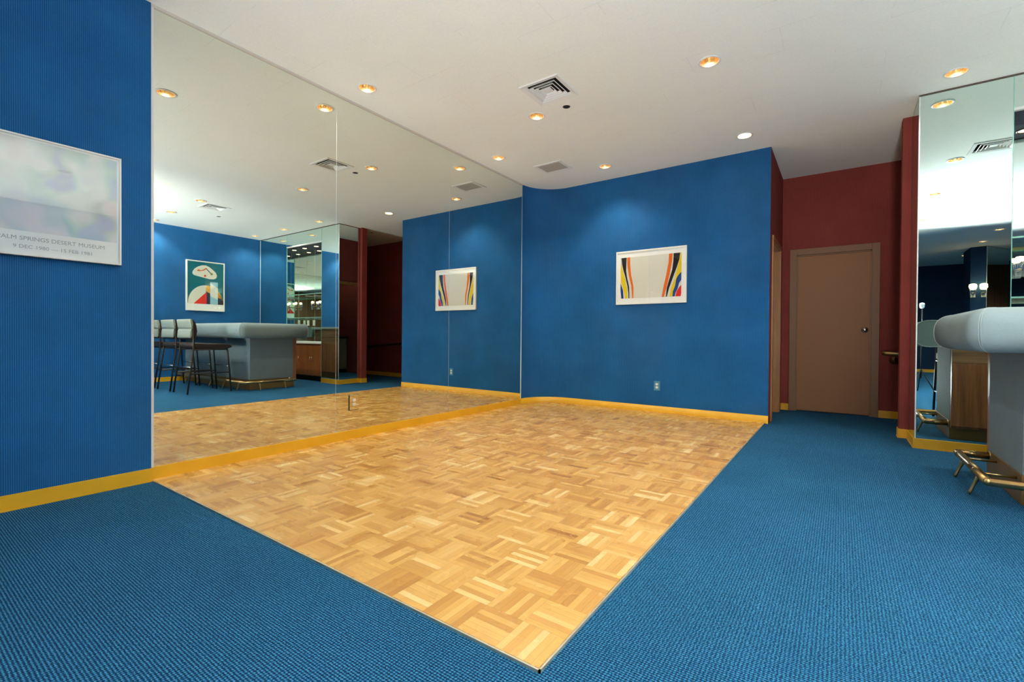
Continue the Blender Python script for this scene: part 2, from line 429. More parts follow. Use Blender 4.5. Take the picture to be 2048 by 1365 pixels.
# ceiling channel over the mirrors, bright edges at the joints
struct('trim_1', MB().box(XL-.012, XL+.016, MY[0]-.004, MY[3]+.004, 3.034, CEIL), flat('pale ceiling channel', (.62, .57, .50)))
struct('trim_2', MB().box(XL-.012, XL+.012, MY[0]-.0055, MY[0]+.0115, BBH, 3.034), M['counter_white'])
struct('trim_3', MB().box(XL-.012, XL+.006, MY[3]+.0005, MY[3]+.0055, BBH, 3.034), M['mirror_edge'])
struct('trim_4', MB().box(NX0, NX1, YP-.004, YP+.03, NTOP-.022, NTOP), M['counter_white'])
struct('trim_5', MB().box(.530, XR, YP-.004, YP+.008, 3.036, CEIL), flat('brown channel', (.10, .075, .055)))

struct('trim_9', MB().box(XR-.006, XR-.0005, YP-.004, YP+.003, BBH, 3.036), M['counter_white'])
# ------------------------------------------------------------------ parquet dance floor
PXR, PY0 = -.678, 1.106
pf = thing('dance_floor', (-2.1, 3.4, 0), 'square block parquet dance floor of golden oak let into the blue carpet', 'dance floor')
pp = [(XL+.008, PY0+.008), (PXR-.008, PY0+.008), (PXR-.008, YB-.006)]+[(cx+(Rc-.006)*math.cos(PI-a*PI/2/20), cy+(Rc-.006)*math.sin(PI-a*PI/2/20)) for a in range(20, -1, -1)]+[(XL+.008, MY[3])]
mb = MB(); mb.ring_loft([[(x, y, -.004) for x, y in pp], [(x, y, .008) for x, y in pp]], smooth=False)
mb.build('parquet_blocks', M['parquet'], pf)
es = MB().box(XL+.03, PXR, PY0, PY0+.006, -.002, .009).box(PXR-.006, PXR, PY0, YB-.008, -.002, .009)
o = es.build('edge_strip', mat('pale metal edging', (.62, .56, .42), .35, .6), pf); o['label'] = 'pale edging strip'
# ------------------------------------------------------------------ mirror wall panes
labs = ['tall mirror panel at the near left end of the mirror wall, widest in view',
        'middle tall mirror panel holding the power outlet',
        'tall mirror panel at the far end of the mirror wall by the curved blue corner']
def tilt(mb):
    for v in mb.bm.verts: v.co.x += (v.co.z-BBH)*TILT
    return mb
for i in range(3):
    t = thing('mirror_panel', (XL, (MY[i]+MY[i+1])/2, BBH), labs[i], 'mirror', 'panels of the mirror wall')
    a, b = MY[i]+.0012, MY[i+1]-.0012
    mb = MB().poly([(XL, a, BBH), (XL, b, BBH), (XL, b, 3.034), (XL, a, 3.034)]); tilt(mb).build('mirror_glass', M['mirror'], t)
    mb = MB().box(XL-.007, XL-.0006, a-.0011, b+.0011, BBH, 3.034); tilt(mb).build('backing', M['mirror_edge'], t)
# outlets
def outlet(loc, axis, s, label, plate_m, plate_w=.075, plate_h=.118, frame=None):
    """axis 'x' faces +x, 'y' faces -y"""
    t = thing('power_outlet', loc, label, 'power outlet')
    x, y, z = loc
    def bx(a0, a1, d0, d1, z0, z1, bev=0):
        if axis == 'x': return MB().box(x+d0, x+d1, y+a0, y+a1, z+z0, z+z1, 0, bev)
        return MB().box(x+a0, x+a1, y-d1, y-d0, z+z0, z+z1, 0, bev)
    bx(-plate_w/2, plate_w/2, 0, .006, -plate_h/2, plate_h/2, .0015).build('cover_plate', plate_m, t)
    if frame:
        f = bx(-plate_w/2-.004, -plate_w/2, 0, .005, -plate_h/2-.004, plate_h/2); 
        g = bx(-plate_w/2, plate_w/2, 0, .005, -plate_h/2-.004, -plate_h/2)
        f.build('cutout_edge', frame, t); g.build('cutout_edge', frame, t)
    for k in (-1, 1):
        mb = MB(); n = 20; h = .0195*k
        prof = [(.0165*math.cos(2*PI*j/n), max(-.0135, min(.0135, .0165*math.sin(2*PI*j/n)))) for j in range(n)]
        def P(u, v, d): return (x+d, y+u, z+h+v) if axis == 'x' else (x+u, y-d, z+h+v)
        mb.ring_loft([[P(u, v, .005) for u, v in prof], [P(u, v, .0085) for u, v in prof]], smooth=False)
        r = mb.build('receptacle', M['cream'], t)
        for sx in (-1, 1):
            q = MB()
            if axis == 'x': q.box(x+.0083, x+.0088, y+sx*.006-.001, y+sx*.006+.001, z+h-.003, z+h+.006)
            else: q.box(x+sx*.006-.001, x+sx*.006+.001, y-.0088, y-.0083, z+h-.003, z+h+.006)
            q.build('slot', M['slot'], r)
    return t
outlet((XL+.0012, 2.638, .337), 'x', 1, 'power outlet with mirrored cover plate set low in the mirror wall', M['mirror'], .100, .135, M['slot'])
outlet((-1.881, YB, .339), 'y', 1, 'power outlet with blue cover plate low on the blue back wall', flat('blue painted plate', (.10, .27, .40), .4))

# ------------------------------------------------------------------ ceiling fittings
LAB = ['gold recessed downlight close to the mirror wall above the joint of its near panels',
       'gold recessed downlight close to the mirror wall beside the flat grey ceiling grille',
       'gold recessed downlight next to the small black ceiling hole and the near square vent',
       'glowing recessed downlight near the top of the blue back wall, right of the flat grille',
       'gold recessed downlight in the open middle of the ceiling, right of the near square vent',
       'pale glowing downlight near the top right corner of the blue back wall',
       'recessed downlight directly in front of the mirrored pillar at the right',
       'recessed downlight reflected at the top left end of the mirror wall, nearest over the parquet',
       'recessed downlight above the bar in front of the shelf niche, reflected in the mirror wall',
       'recessed downlight above the wall end of the bar, reflected in the mirror wall',
       'recessed downlight reflected beside the second square vent, above the near bar stool',
       'recessed downlight reflected above the middle bar stool',
       'recessed downlight reflected above the bar stool nearest the right wall',
       'recessed downlight reflected in the pillar mirror, second from the pillar',
       'recessed downlight reflected in the bright ceiling patch of the pillar mirror',
       'recessed downlight reflected in the pillar mirror just behind the bright ceiling patch',
       'recessed downlight reflected in the pillar mirror in front of the mirrored rear pier',
       'recessed downlight behind the rear pier, seen in the pillar mirror left of the pier edge',
       'recessed downlight behind the rear pier, cut by the edge of its angled mirror',
       'recessed downlight reflected in the angled mirror of the rear pier, upper one',
       'recessed downlight reflected in the angled mirror of the rear pier, lower one']
def make_downlight(x, y, label, low=False):
    t = thing('recessed_downlight', (x, y, CEIL), label, 'ceiling light', 'gold recessed ceiling downlights')
    MB().lathe([(RD-.002, .001), (RD+.012, -.001), (RD+.013, -.005), (RD+.008, -.008), (RD-.002, -.006)], (x, y, CEIL), n=32, caps=False).build('trim_ring', M['white'], t)
    MB().lathe([(RD-.001, -.005), (.066, .02), (.062, .05), (.060, .055), (.056, .10), (.048, .14), (.046, .16)], (x, y, CEIL), n=32, caps=False).build('reflector', M['bright_gold'], t)
    MB().lathe([(.070, .0), (.072, .17), (.0005, .172)], (x, y, CEIL), n=24, caps=False).build('housing', M['black'], t)
    if low: MB().lathe([(.060, .018), (.040, .012), (.0005, .009)], (x, y, CEIL), n=24, caps=False).build('lamp', M['bulb_low'], t)
    else: MB().lathe([(.0005, .155), (.02, .150), (.034, .135), (.036, .118), (.030, .104), (.016, .096), (.0005, .093)], (x, y, CEIL), n=20, caps=False).build('lamp', M['bulb'], t)
for x, y in DL:
    ld = bpy.data.lights.new('downlight_lamp', 'SPOT'); ld.energy = WD; ld.spot_size = math.radians(132); ld.spot_blend = 1.
    ld.shadow_soft_size = .018; ld.color = (1, .92, .79)
    o = bpy.data.objects.new('downlight_lamp', ld); COL.objects.link(o); o.location = (x, y, CEIL+.045)
for (x, y), l in zip(DL, LAB): make_downlight(x, y, l, low=(x, y) == DL[5])
def smooth_all(names):
    for o in bpy.data.objects:
        if o.type == 'MESH' and o.name.split('.')[0] in names:
            for p in o.data.polygons: p.use_smooth = True
smooth_all({'trim_ring', 'reflector', 'housing', 'lamp'})

def square_ring(mb, x, y, a0, z0, a1, z1):
    P = lambda a, z: [(x-a, y-a, z), (x+a, y-a, z), (x+a, y+a, z), (x-a, y+a, z)]
    A, B = P(a0, z0), P(a1, z1)
    for i in range(4): mb.poly([A[i], A[(i+1) % 4], B[(i+1) % 4], B[i]])
def vent(x, y, label):
    t = thing('ceiling_vent', (x, y, CEIL), label, 'air vent', 'square ceiling air vents')
    mb = MB()
    square_ring(mb, x, y, .187, CEIL, .183, CEIL-.010); square_ring(mb, x, y, .183, CEIL-.010, .148, CEIL-.004); square_ring(mb, x, y, .148, CEIL-.004, .140, CEIL+.012)
    mb.build('frame', M['white'], t)
    for a in (.124, .092, .060):
        mb = MB(); square_ring(mb, x, y, a, CEIL-.008, a-.018, CEIL+.013); square_ring(mb, x, y, a-.018, CEIL+.013, a-.0195, CEIL+.0118); square_ring(mb, x, y, a-.0195, CEIL+.0118, a-.006, CEIL-.0095); square_ring(mb, x, y, a-.006, CEIL-.0095, a, CEIL-.008)
        mb.build('louvre_ring', M['white'], t)
    MB().box(x-.032, x+.032, y-.032, y+.032, CEIL-.004, CEIL+.004, 0, .001).build('centre_plate', M['white'], t)
    mb = MB(); square_ring(mb, x, y, .149, CEIL, .149, CEIL+.14)
    mb.poly([(x-.149, y-.149, CEIL+.14), (x+.149, y-.149, CEIL+.14), (x+.149, y+.149, CEIL+.14), (x-.149, y+.149, CEIL+.14)])
    mb.build('duct', M['black'], t)
vent(VENTS[0][0], VENTS[0][1], 'square white louvred air vent in the ceiling beside the small black hole, over the parquet')
vent(VENTS[1][0], VENTS[1][1], 'square louvred air vent over the bar stools, seen only in the mirrors')
x, y, a, b = -2.935, 5.015, .19, .155
t = thing('ceiling_grille', (x, y, CEIL), 'flat white framed grille with grey perforated centre, in the ceiling near the curved corner', 'air vent')
MB().box(x-a, x+a, y-b, y-b+.035, CEIL-.008, CEIL, 0, .002).box(x-a, x+a, y+b-.035, y+b, CEIL-.008, CEIL, 0, .002).box(x-a, x-a+.04, y-b+.034, y+b-.034, CEIL-.008, CEIL, 0, .002).box(x+a-.04, x+a, y-b+.034, y+b-.034, CEIL-.008, CEIL, 0, .002).build('frame', M['white'], t)
MB().box(x-a+.039, x+a-.039, y-b+.034, y+b-.034, CEIL-.005, CEIL-.001).build('grille_face', flat('grey perforated grille', (.46, .43, .37)), t)
HL = ['small round black opening in the ceiling beside the near square vent', 'small round black opening in the ceiling over the bar stools', 'small round black opening in the ceiling behind the camera, seen in the pillar mirror', 'small round black opening in the dim corridor ceiling']
for (x, y), l in zip(HOLES, HL):
    t = thing('ceiling_speaker', (x, y, CEIL), l, 'ceiling speaker', 'small black ceiling openings')
    MB().lathe([(.0005, -.0035), (.034, -.003), (.034, 0)], (x, y, CEIL), n=24, caps=False).build('speaker_cover', M['black'], t)
    MB().lathe([(.034, 0), (.034, -.004), (.040, -.004), (.0405, 0)], (x, y, CEIL), n=24, caps=False).build('rim', M['white'], t)

# ------------------------------------------------------------------ pictures
def framed(t, o, U, V, N, W, H, frame_m, fw_=.012, depth=.03):
    """o: lower left corner on the wall; U right, V up, N out of the wall"""
    o, U, V, N = map(Vector, (o, U, V, N))
    P = lambda u, v, d: tuple(o+U*u+V*v+N*d)
    def slab(mb, u0, u1, v0, v1, d0, d1, mi=0):
        A = [P(u0, v0, d0), P(u1, v0, d0), P(u1, v1, d0), P(u0, v1, d0)]; B = [P(u0, v0, d1), P(u1, v0, d1), P(u1, v1, d1), P(u0, v1, d1)]
        mb.ring_loft([A, B], mi, smooth=False); return mb
    mb = MB(); f = fw_
    slab(mb, 0, W, 0, f, 0, depth); slab(mb, 0, W, H-f, H, 0, depth); slab(mb, 0, f, f, H-f, 0, depth); slab(mb, W-f, W, f, H-f, 0, depth)
    mb.build('frame', frame_m, t)
    mb = MB(); slab(mb, f*.9, W-f*.9, f*.9, H-f*.9, .002, depth-.010); paper = mb.build('paper', flat('white paper', (.92, .91, .86)), t)
    mb = MB(); mb.poly([P(f*.9, f*.9, depth-.004), P(W-f*.9, f*.9, depth-.004), P(W-f*.9, H-f*.9, depth-.004), P(f*.9, H-f*.9, depth-.004)]); mb.build('glazing', M['glass'], t)
    return P, depth-.0095
def shapes(name, t, P, d0, polys, mats):
    mb = MB()
    for k, (mi, pts) in enumerate(polys): mb.poly([P(u, v, d0+.00025*k) for u, v in pts], mi)
    return mb.build(name, mats, t)
def lettering(t, txt, P, d, u0, u1, v, h, m):
    cu = bpy.data.curves.new('lettering', 'FONT'); cu.body = txt; cu.size = 1.; cu.resolution_u = 3
    ob = bpy.data.objects.new('lettering_tmp', cu); COL.objects.link(ob)
    dg = bpy.context.evaluated_depsgraph_get(); me = bpy.data.meshes.new_from_object(ob.evaluated_get(dg))
    xs = [q.co.x for q in me.vertices]; ys = [q.co.y for q in me.vertices]
    sx = (u1-u0)/(max(xs)-min(xs)); sy = h/(max(ys)-min(ys)); mx, my = min(xs), min(ys)
    L = root_loc(t)
    for q in me.vertices: q.co = Vector(P(u0+(q.co.x-mx)*sx, v+(q.co.y-my)*sy, d))-L
    bpy.data.objects.remove(ob); bpy.data.curves.remove(cu)
    me.materials.clear(); me.materials.append(m)
    o = bpy.data.objects.new('lettering', me); COL.objects.link(o); o.parent = t; return o
# poster on the left wall
y0, y1, z0, z1 = .358, .946, 1.362, 2.005; X0 = XL+.022
t = thing('framed_poster', (X0, (y0+y1)/2, z0), 'museum poster in thin white frame on ribbed blue wall left of the mirrors', 'framed poster')
P, d = framed(t, (X0, y0, z0), (0, 1, 0), (0, 0, 1), (1, 0, 0), y1-y0, z1-z0, M['offwhite_frame'], .009, .028)
def veil():
    m = mat('soft watercolour print', rough=.6, spec=.2); t = NT(m); pos, q = t.xyz()
    wv = t.n('ShaderNodeTexNoise'); t.l(pos, wv.inputs['Vector']); wv.inputs['Scale'].default_value = 5; wv.inputs['Detail'].default_value = 1
    add = t.n('ShaderNodeVectorMath', operation='MULTIPLY_ADD'); t.l(wv.outputs['Color'], add.inputs[0]); add.inputs[1].default_value = (.35, .35, .35); t.l(pos, add.inputs[2])
    v1 = t.noise(add.outputs[0], 3.0, .5, .4); v2 = t.noise(add.outputs[0], 5.5, .5, .4)
    c1 = t.ramp(v1, [(.30, (.66, .54, .55)), (.42, (.80, .78, .74)), (.52, (.62, .72, .67)), (.62, (.44, .56, .66)), (.72, (.74, .66, .70))])
    c2 = t.ramp(v2, [(.35, (.84, .77, .70)), (.5, (.74, .78, .72)), (.62, (.46, .64, .52)), (.72, (.26, .38, .62))])
    t.l(t.mix(.5, c1, c2), t.b.inputs['Base Color']); return m
W, H = y1-y0, z1-z0
mb = MB(); mb.poly([P(.02, .132, d), P(W-.019, .132, d), P(W-.019, H-.02, d), P(.02, H-.02, d)]); mb.build('art_print', veil(), t)
GT = flat('grey lettering', (.42, .42, .40))
lettering(t, 'PALM SPRINGS DESERT MUSEUM', P, d+.0002, .436-y0, .868-y0, .083, .0215, GT)
lettering(t, '9 DEC 1980 \u2014 15 FEB 1981', P, d+.0002, .493-y0, .811-y0, .040, .0185, GT)
# striped picture on the back wall
x0, x1, z0, z1 = -2.423, -1.528, 1.372, 2.062; W, H = x1-x0, z1-z0
t = thing('framed_picture', ((x0+x1)/2, YB, z0), 'white framed print with curving colour stripes at both sides, on the blue back wall', 'framed picture')
P, d = framed(t, (x0, YB, z0), (1, 0, 0), (0, 0, 1), (0, -1, 0), W, H, M['offwhite_frame'], .016, .032)
def stripe(rows):        # rows: (v, u left, u right) from top to bottom
    return [(a, v) for v, a, b in rows]+[(b, v) for v, a, b in rows[::-1]]
# picture coordinates in print units: u 0..1 across, v 0..1 up, mapped to the printed area
U0, U1, V0, V1 = .058, W-.062, .078, H-.082
def m_(pts): return [(U0+(U1-U0)*u, V0+(V1-V0)*v) for u, v in pts]
CP = [flat('cream print ground', (.74, .71, .60)), flat('black ink', (.016, .012, .012)), flat('orange ink', (.85, .16, .012)), flat('yellow ink', (.84, .60, .01)), flat('blue ink', (.02, .06, .26)), flat('red ink', (.80, .02, .012))]
polys = [(0, [(0, 0), (1, 0), (1, 1), (0, 1)]),
  (1, stripe([(1, .012, .105), (.86, .022, .100), (.68, .052, .096), (.52, .085, .112), (.30, .122, .148), (.12, .138, .156), (0, .142, .156)])),
  (2, stripe([(1, .112, .165), (.80, .118, .166), (.55, .145, .186), (.32, .185, .222), (.24, .192, .226), (0, .206, .226)])),
  (3, stripe([(.84, .0, .012), (.62, .0, .050), (.42, .008, .088), (.25, .045, .112), (0, .085, .122)])),
  (4, stripe([(.36, .0, .006), (.20, .0, .045), (.0, .018, .055)])),
  (2, stripe([(1, .805, .865), (.80, .800, .852), (.50, .762, .815), (.25, .724, .778), (0, .695, .730)])),
  (1, stripe([(1, .878, .980), (.84, .876, .965), (.62, .858, .915), (.40, .812, .860), (.20, .775, .812), (0, .762, .776)])),
  (3, stripe([(1, .984, 1.), (.86, .970, 1.), (.55, .920, 1.), (.40, .895, .948), (.22, .845, .905), (0, .815, .850)])),
  (4, [(.865, 0), (.872, .12), (.905, .24), (.922, .40), (.945, .47), (.985, .54), (1, .55), (1, .38), (.965, .30), (.945, .18), (.912, .08), (.9, 0)]),
  (5, [(.912, 0), (.93, .12), (.965, .20), (1, .26), (1, .06), (.99, 0)])]
shapes('art_print', t, P, d, [(i, m_(p)) for i, p in polys], CP)
# abstract poster on the right wall (seen in the mirror): u runs towards the niche
ya, yb, z0, z1 = 3.85, 4.555, 1.405, 2.42; W, H = yb-ya, z1-z0
t = thing('framed_poster', (XR, (ya+yb)/2, z0), 'abstract poster of cream blob over red wedge, on the blue wall above the bar', 'framed poster')
P, d = framed(t, (XR, ya, z0), (0, 1, 0), (0, 0, 1), (-1, 0, 0), W, H, M['offwhite_frame'], .018, .05)
CQ = [flat('teal ink', (.01, .16, .19)), flat('cream ink', (.80, .77, .64)), flat('amber ink', (.85, .40, .01)), flat('scarlet ink', (.80, .035, .012)), flat('charcoal ink', (.045, .040, .048)), flat('light blue ink', (.34, .60, .68)), flat('sage ink', (.20, .26, .13)), flat('orange print ink', (.75, .15, .025))]
def ell(cu, cv, a, b, rot=0, n=28, fn=None):
    L = []
    for j in range(n):
        th = 2*PI*j/n; r = 1 if fn is None else fn(th)
        x, y = a*r*math.cos(th), b*r*math.sin(th)
        L.append((cu+x*math.cos(rot)-y*math.sin(rot), cv+x*math.sin(rot)+y*math.cos(rot)))
    return L
A0, A1, B0, B1 = .022, W-.022, .14, H-.022
mp = lambda pts: [(A0+(A1-A0)*u, B0+(B1-B0)*v) for u, v in pts]
dome = [(0.01, .02)]+[(.50-.49*math.cos(j*PI/2/10), .02+.43*math.sin(j*PI/2/10)) for j in range(1, 11)]
polys = [(0, [(0, 0), (1, 0), (1, 1), (0, 1)]),
  (1, [(.125, .715), (.14, .77), (.19, .83), (.28, .885), (.40, .925), (.50, .93), (.60, .895), (.70, .835), (.78, .775), (.815, .705), (.79, .645), (.72, .612), (.60, .608), (.44, .632), (.27, .655), (.165, .675)]),
  (1, [(0, 0)]+dome+[(.5, .30), (.5, 0)]),
  (2, [(.50, .45)]+[(.50+.49*math.sin(j*PI/2/10), .02+.43*math.cos(j*PI/2/10)) for j in range(1, 10)]+[(.99, .12), (.52, .30), (.50, .32)]),
  (3, [(.16, .0), (.52, .0), (.52, .295)]), (4, [(.52, 0), (1, 0), (1, .10), (.52, .295)]),
  (5, [(.62, 0), (.84, 0), (.84, .54), (.62, .54)]), (1, [(.62, .20), (.84, .12), (.84, .40), (.62, .52)]),
  (7, ell(.30, .795, .045, .022)), (6, ell(.66, .735, .036, .028)),
  (7, [(.33, .79), (.42, .82), (.50, .875), (.52, .855), (.44, .80), (.34, .775)]), (4, [(.50, .875), (.64, .755), (.625, .742), (.50, .848)]),
  (3, [(.44, .66), (.49, .65), (.50, .70), (.46, .705)])]
shapes('art_print', t, P, d, [(i, mp(p)) for i, p in polys], CQ)

# ------------------------------------------------------------------ corridor door, doorway, handrail
t = struct('door_1', MB().box(DX0+.014, DX1-.014, YE+.03, YE+.07, .012, DH-.014, 0, .002), M['door'], 'brown flush door closed at the end of the corridor')
fr = MB()
for x0, x1, z0, z1 in ((DX0-.065, DX0+.012, 0, DH+.065), (DX1-.012, DX1+.065, 0, DH+.065), (DX0+.012, DX1-.012, DH-.012, DH+.065)):
    fr.box(x0, x1, YE-.018, YE+.02, z0, z1, 0, .003)
for x0, x1, z0, z1 in ((DX0+.010, DX0+.026, 0, DH-.012), (DX1-.026, DX1-.010, 0, DH-.012), (DX0+.012, DX1-.012, DH-.026, DH-.010)):
    fr.box(x0, x1, YE+.006, YE+.029, z0, z1)
fr.box(DX0, DX0+.014, YE+.0, YE+T, 0, DH).box(DX1-.014, DX1, YE+.0, YE+T, 0, DH).box(DX0, DX1, YE+.071, YE+T, 0, DH)
fr.build('door_frame', M['door_frame'], t)
kn = MB().lathe([(.036, .0), (.036, -.008), (.026, -.012), (.013, -.016), (.013, -.035), (.024, -.045), (.027, -.058), (.022, -.068), (.0005, -.070)], (.236, YE+.03, 1.055), 'y', 24).build('door_knob', M['steel'], t)
for p in kn.data.polygons: p.use_smooth = True
# doorway casing on the corridor's left wall
cs = MB()
for ya, yb, z0, z1 in ((DY0-.055, DY0+.004, 0, DZ+.055), (DY1-.004, DY1+.055, 0, DZ+.055), (DY0+.004, DY1-.004, DZ-.004, DZ+.055)):
    cs.box(XB-.005, XB+.016, ya, yb, z0, z1, 0, .004)
cs.box(XB-.11, XB, DY0, DY0+.012, 0, DZ).box(XB-.11, XB, DY1-.012, DY1, 0, DZ).box(XB-.11, XB, DY0, DY1, DZ-.012, DZ)
cs.box(XB-.07, XB-.045, DY1-.026, DY1-.012, 0, DZ).box(XB-.07, XB-.045, DY0+.012, DY0+.026, 0, DZ)
struct('door_2', cs, M['casing'], 'open doorway with golden brown casing beside the blue back wall corner')
t = thing('handrail', (.40, YE, .66), 'short visible end of a dark brass handrail right of the corridor door', 'handrail')
def arcpts(c, r, a0, a1, n, f): return [f(c, r, a0+(a1-a0)*k/n) for k in range(n+1)]
hr = MB().tube([(.455, YE-.03, .775), (.425, YE-.055, .777), (.418, YE-.09, .778), (.440, YE-.105, .777), (.60, YE-.105, .765), (2.6, YE-.105, .60)], .027, 16).build('rail', M['brass'], t)
MB().lathe([(.045, 0), (.044, -.006), (.016, -.010), (.012, -.03)], (.515, YE, .690), 'y', 24).build('wall_rosette', M['brass'], t)
MB().tube([(.515, YE-.02, .690), (.515, YE-.08, .70), (.515, YE-.105, .742)], .009, 10).build('bracket', M['brass'], t)
ld = bpy.data.lights.new('pantry_lamp', 'POINT'); ld.energy = 7; ld.shadow_soft_size = .08; ld.color = (1, .93, .78)  # added unseen fill that lifts the dark view through the doorway
o = bpy.data.objects.new('pantry_lamp', ld); COL.objects.link(o); o.location = (-1.5, 6.5, 2.85)
# pantry cabinet through the doorway
t = thing('pantry_cabinet', (-2.0, 6.5, 0), 'pale base cabinet with dark counter dim beyond the doorway, in reflection only', 'cabinet')
MB().box(-2.298, -1.74, 5.97, 7.1, .09, .86).build('body', M['pale_cab'], t)
MB().box(-2.298, -1.71, 5.96, 7.11, .86, .90, 0, .004).build('countertop', flat('dark green counter', (.02, .045, .045)), t)
for k in range(3):
    d_ = MB().box(-1.74, -1.722, 5.98+k*.373, 6.34+k*.373, .12, .84, 0, .003).build('cabinet_door', M['pale_cab'], t)
    MB().tube([(-1.70, 6.30+k*.373, .70), (-1.70, 6.30+k*.373, .80)], .006, 8).build('handle', M['steel'], d_)

# ------------------------------------------------------------------ mirrored pillar and niche
def pane(name, pts, label, cat='mirror', m=None, back=None, group=None):
    t = thing(name, tuple(sum(p[i] for p in pts)/4 if i < 2 else min(p[2] for p in pts) for i in range(3)), label, cat, group)
    n = (Vector(pts[1])-Vector(pts[0])).cross(Vector(pts[3])-Vector(pts[0])).normalized()
    MB().poly(pts).build('mirror_glass', m or M['mirror_g'], t)
    A = [Vector(p)-n*.0008 for p in pts]; B = [Vector(p)-n*.0065 for p in pts]
    MB().ring_loft([A, B], smooth=False).build('backing', M['mirror_edge'], t)
    return t
def xpane(x0, x1, y, z0, z1): return [(x0, y, z0), (x1, y, z0), (x1, y, z1), (x0, y, z1)]       # faces -y
pane('mirror_panel', xpane(.538, NX0-.004, YP, BBH, 3.036), 'narrow green tinted mirror panel on the front of the pillar right of the corridor')
pane('mirror_panel', [(.530, 5.768, BBH), (.530, YP+.002, BBH), (.530, YP+.002, 3.036), (.530, 5.768, 3.036)], 'mirror panel on the corridor side of the pillar beside the maroon strip')
pane('mirror_panel', xpane(NX1+.004, XR-.006, YP, BBH, 3.036), 'wide mirror panel between the shelf niche and the right wall')
pane('mirror_panel', xpane(NX0, NX1, YP, NTOP, 3.036), 'mirror strip over the top of the shelf niche')
struct('trim_6', MB().box(.530, .5385, YP-.0015, YP+.004, BBH, 3.036), M['mirror_edge'])
struct('trim_7', MB().box(NX0-.004, NX0+.001, YP-.002, YP+.012, 0, 3.036), M['shelf_edge'])
struct('trim_8', MB().box(NX1-.001, NX1+.004, YP-.002, YP+.012, 0, 3.036), M['shelf_edge'])
t = thing('niche_mirror', ((NX0+NX1)/2, NB, .80), 'mirrored back of the shelf niche behind the bar, in four upright panes', 'mirror')
wd = (NX1-NX0)/4
for k in range(4):
    MB().poly(xpane(NX0+k*wd+.0025, NX0+(k+1)*wd-.0025, NB, .80, NTOP)).build('mirror_pane', M['mirror_g'], t)
MB().box(NX0, NX1, NB+.001, NB+.012, .80, NTOP).build('backing', M['mirror_edge'], t)
pane('niche_side_mirror', [(NX0+.001, YP+.012, .80), (NX0+.001, NB, .80), (NX0+.001, NB, NTOP), (NX0+.001, YP+.012, NTOP)][::-1][::1] and [(NX0+.001, YP+.013, .80), (NX0+.001, NB-.001, .80), (NX0+.001, NB-.001, NTOP), (NX0+.001, YP+.013, NTOP)], 'mirror on the left side of the shelf niche')
pane('niche_side_mirror', [(NX1-.001, NB-.001, .80), (NX1-.001, YP+.013, .80), (NX1-.001, YP+.013, NTOP), (NX1-.001, NB-.001, NTOP)], 'mirror on the right side of the shelf niche')
for z, l in ((1.285, 'lower clear glass shelf across the mirrored niche'), (1.765, 'upper clear glass shelf across the mirrored niche')):
    t = thing('glass_shelf', ((NX0+NX1)/2, 5.58, z), l, 'shelf')
    MB().box(NX0+.008, NX1-.008, YP+.045, NB-.008, z-.006, z+.006).build('shelf_board', M['shelf_glass'], t)
    e = MB().box(NX0+.008, NX1-.008, YP+.037, YP+.0445, z-.0065, z+.0065).build('front_edge', M['shelf_edge'], t); e['label'] = 'pale green front edge'
    for k in range(1, 4):
        MB().box(NX0+k*wd-.006, NX0+k*wd+.006, 5.55, NB-.004, z-.016, z-.0065).build('shelf_bracket', M['steel'], t)
# niche downlights in the soffit
for k, x in enumerate((1.30, 1.735, 2.17)):
    t = thing('recessed_downlight', (x, 5.60, NTOP), ('recessed downlight in the dark niche soffit, ' + ('nearest the pillar', 'at its middle', 'at the wall end')[k]), 'ceiling light', 'niche soffit downlights')
    MB().lathe([(.045, -.001), (.058, -.003), (.058, -.006), (.045, -.005)], (x, 5.60, NTOP), n=24, caps=False).build('trim_ring', M['bright_gold'], t)
    MB().lathe([(.044, -.0015), (.02, -.0045), (.0005, -.006)], (x, 5.60, NTOP), n=24, caps=False).build('lamp', M['bulb_low'], t)
# crystal sconces: a fan of clear rods under a warm lamp
def make_sconce(x, y, z, label, back_y, s=1.):
    t = thing('wall_sconce', (x, y, z), label, 'wall light', 'crystal fan sconces')
    n = 9
    for k in range(n):
        a = PI+PI*k/(n-1) if True else 0
        ux, uy = math.cos(a), math.sin(a)
        MB().tube([(x+ux*.022*s, y+uy*.016*s, z-.085*s), (x+ux*.050*s, y+uy*.034*s, z+.075*s)], .0055*s, 8).build('crystal_rod', M['crystal'], t)
    MB().lathe([(.0005, .048), (.016, .046), (.027, .056), (.032, .072), (.026, .085), (.0005, .09)], (0, 0, 0), n=16, caps=False).shift((0, 0, 0)).build('lamp', M['sconce_bulb'], None).name
    l_ = [o for o in bpy.data.objects if o.name.startswith('lamp') and o.parent is None][0]
    l_.parent = t; l_.scale = (s, s*.7, s)
    MB().box(x-.010*s, x+.010*s, y, back_y, z-.030*s, z-.012*s, 0, .003).build('wall_bracket', M['brass'], t)
    return t
for k, x in enumerate((1.235, 1.505, 1.775, 2.045)):
    make_sconce(x, 5.715, 1.565, 'crystal fan sconce on the niche mirror, ' + ('nearest the pillar', 'second from the pillar', 'third from the pillar', 'farthest from the pillar')[k], NB-.001)
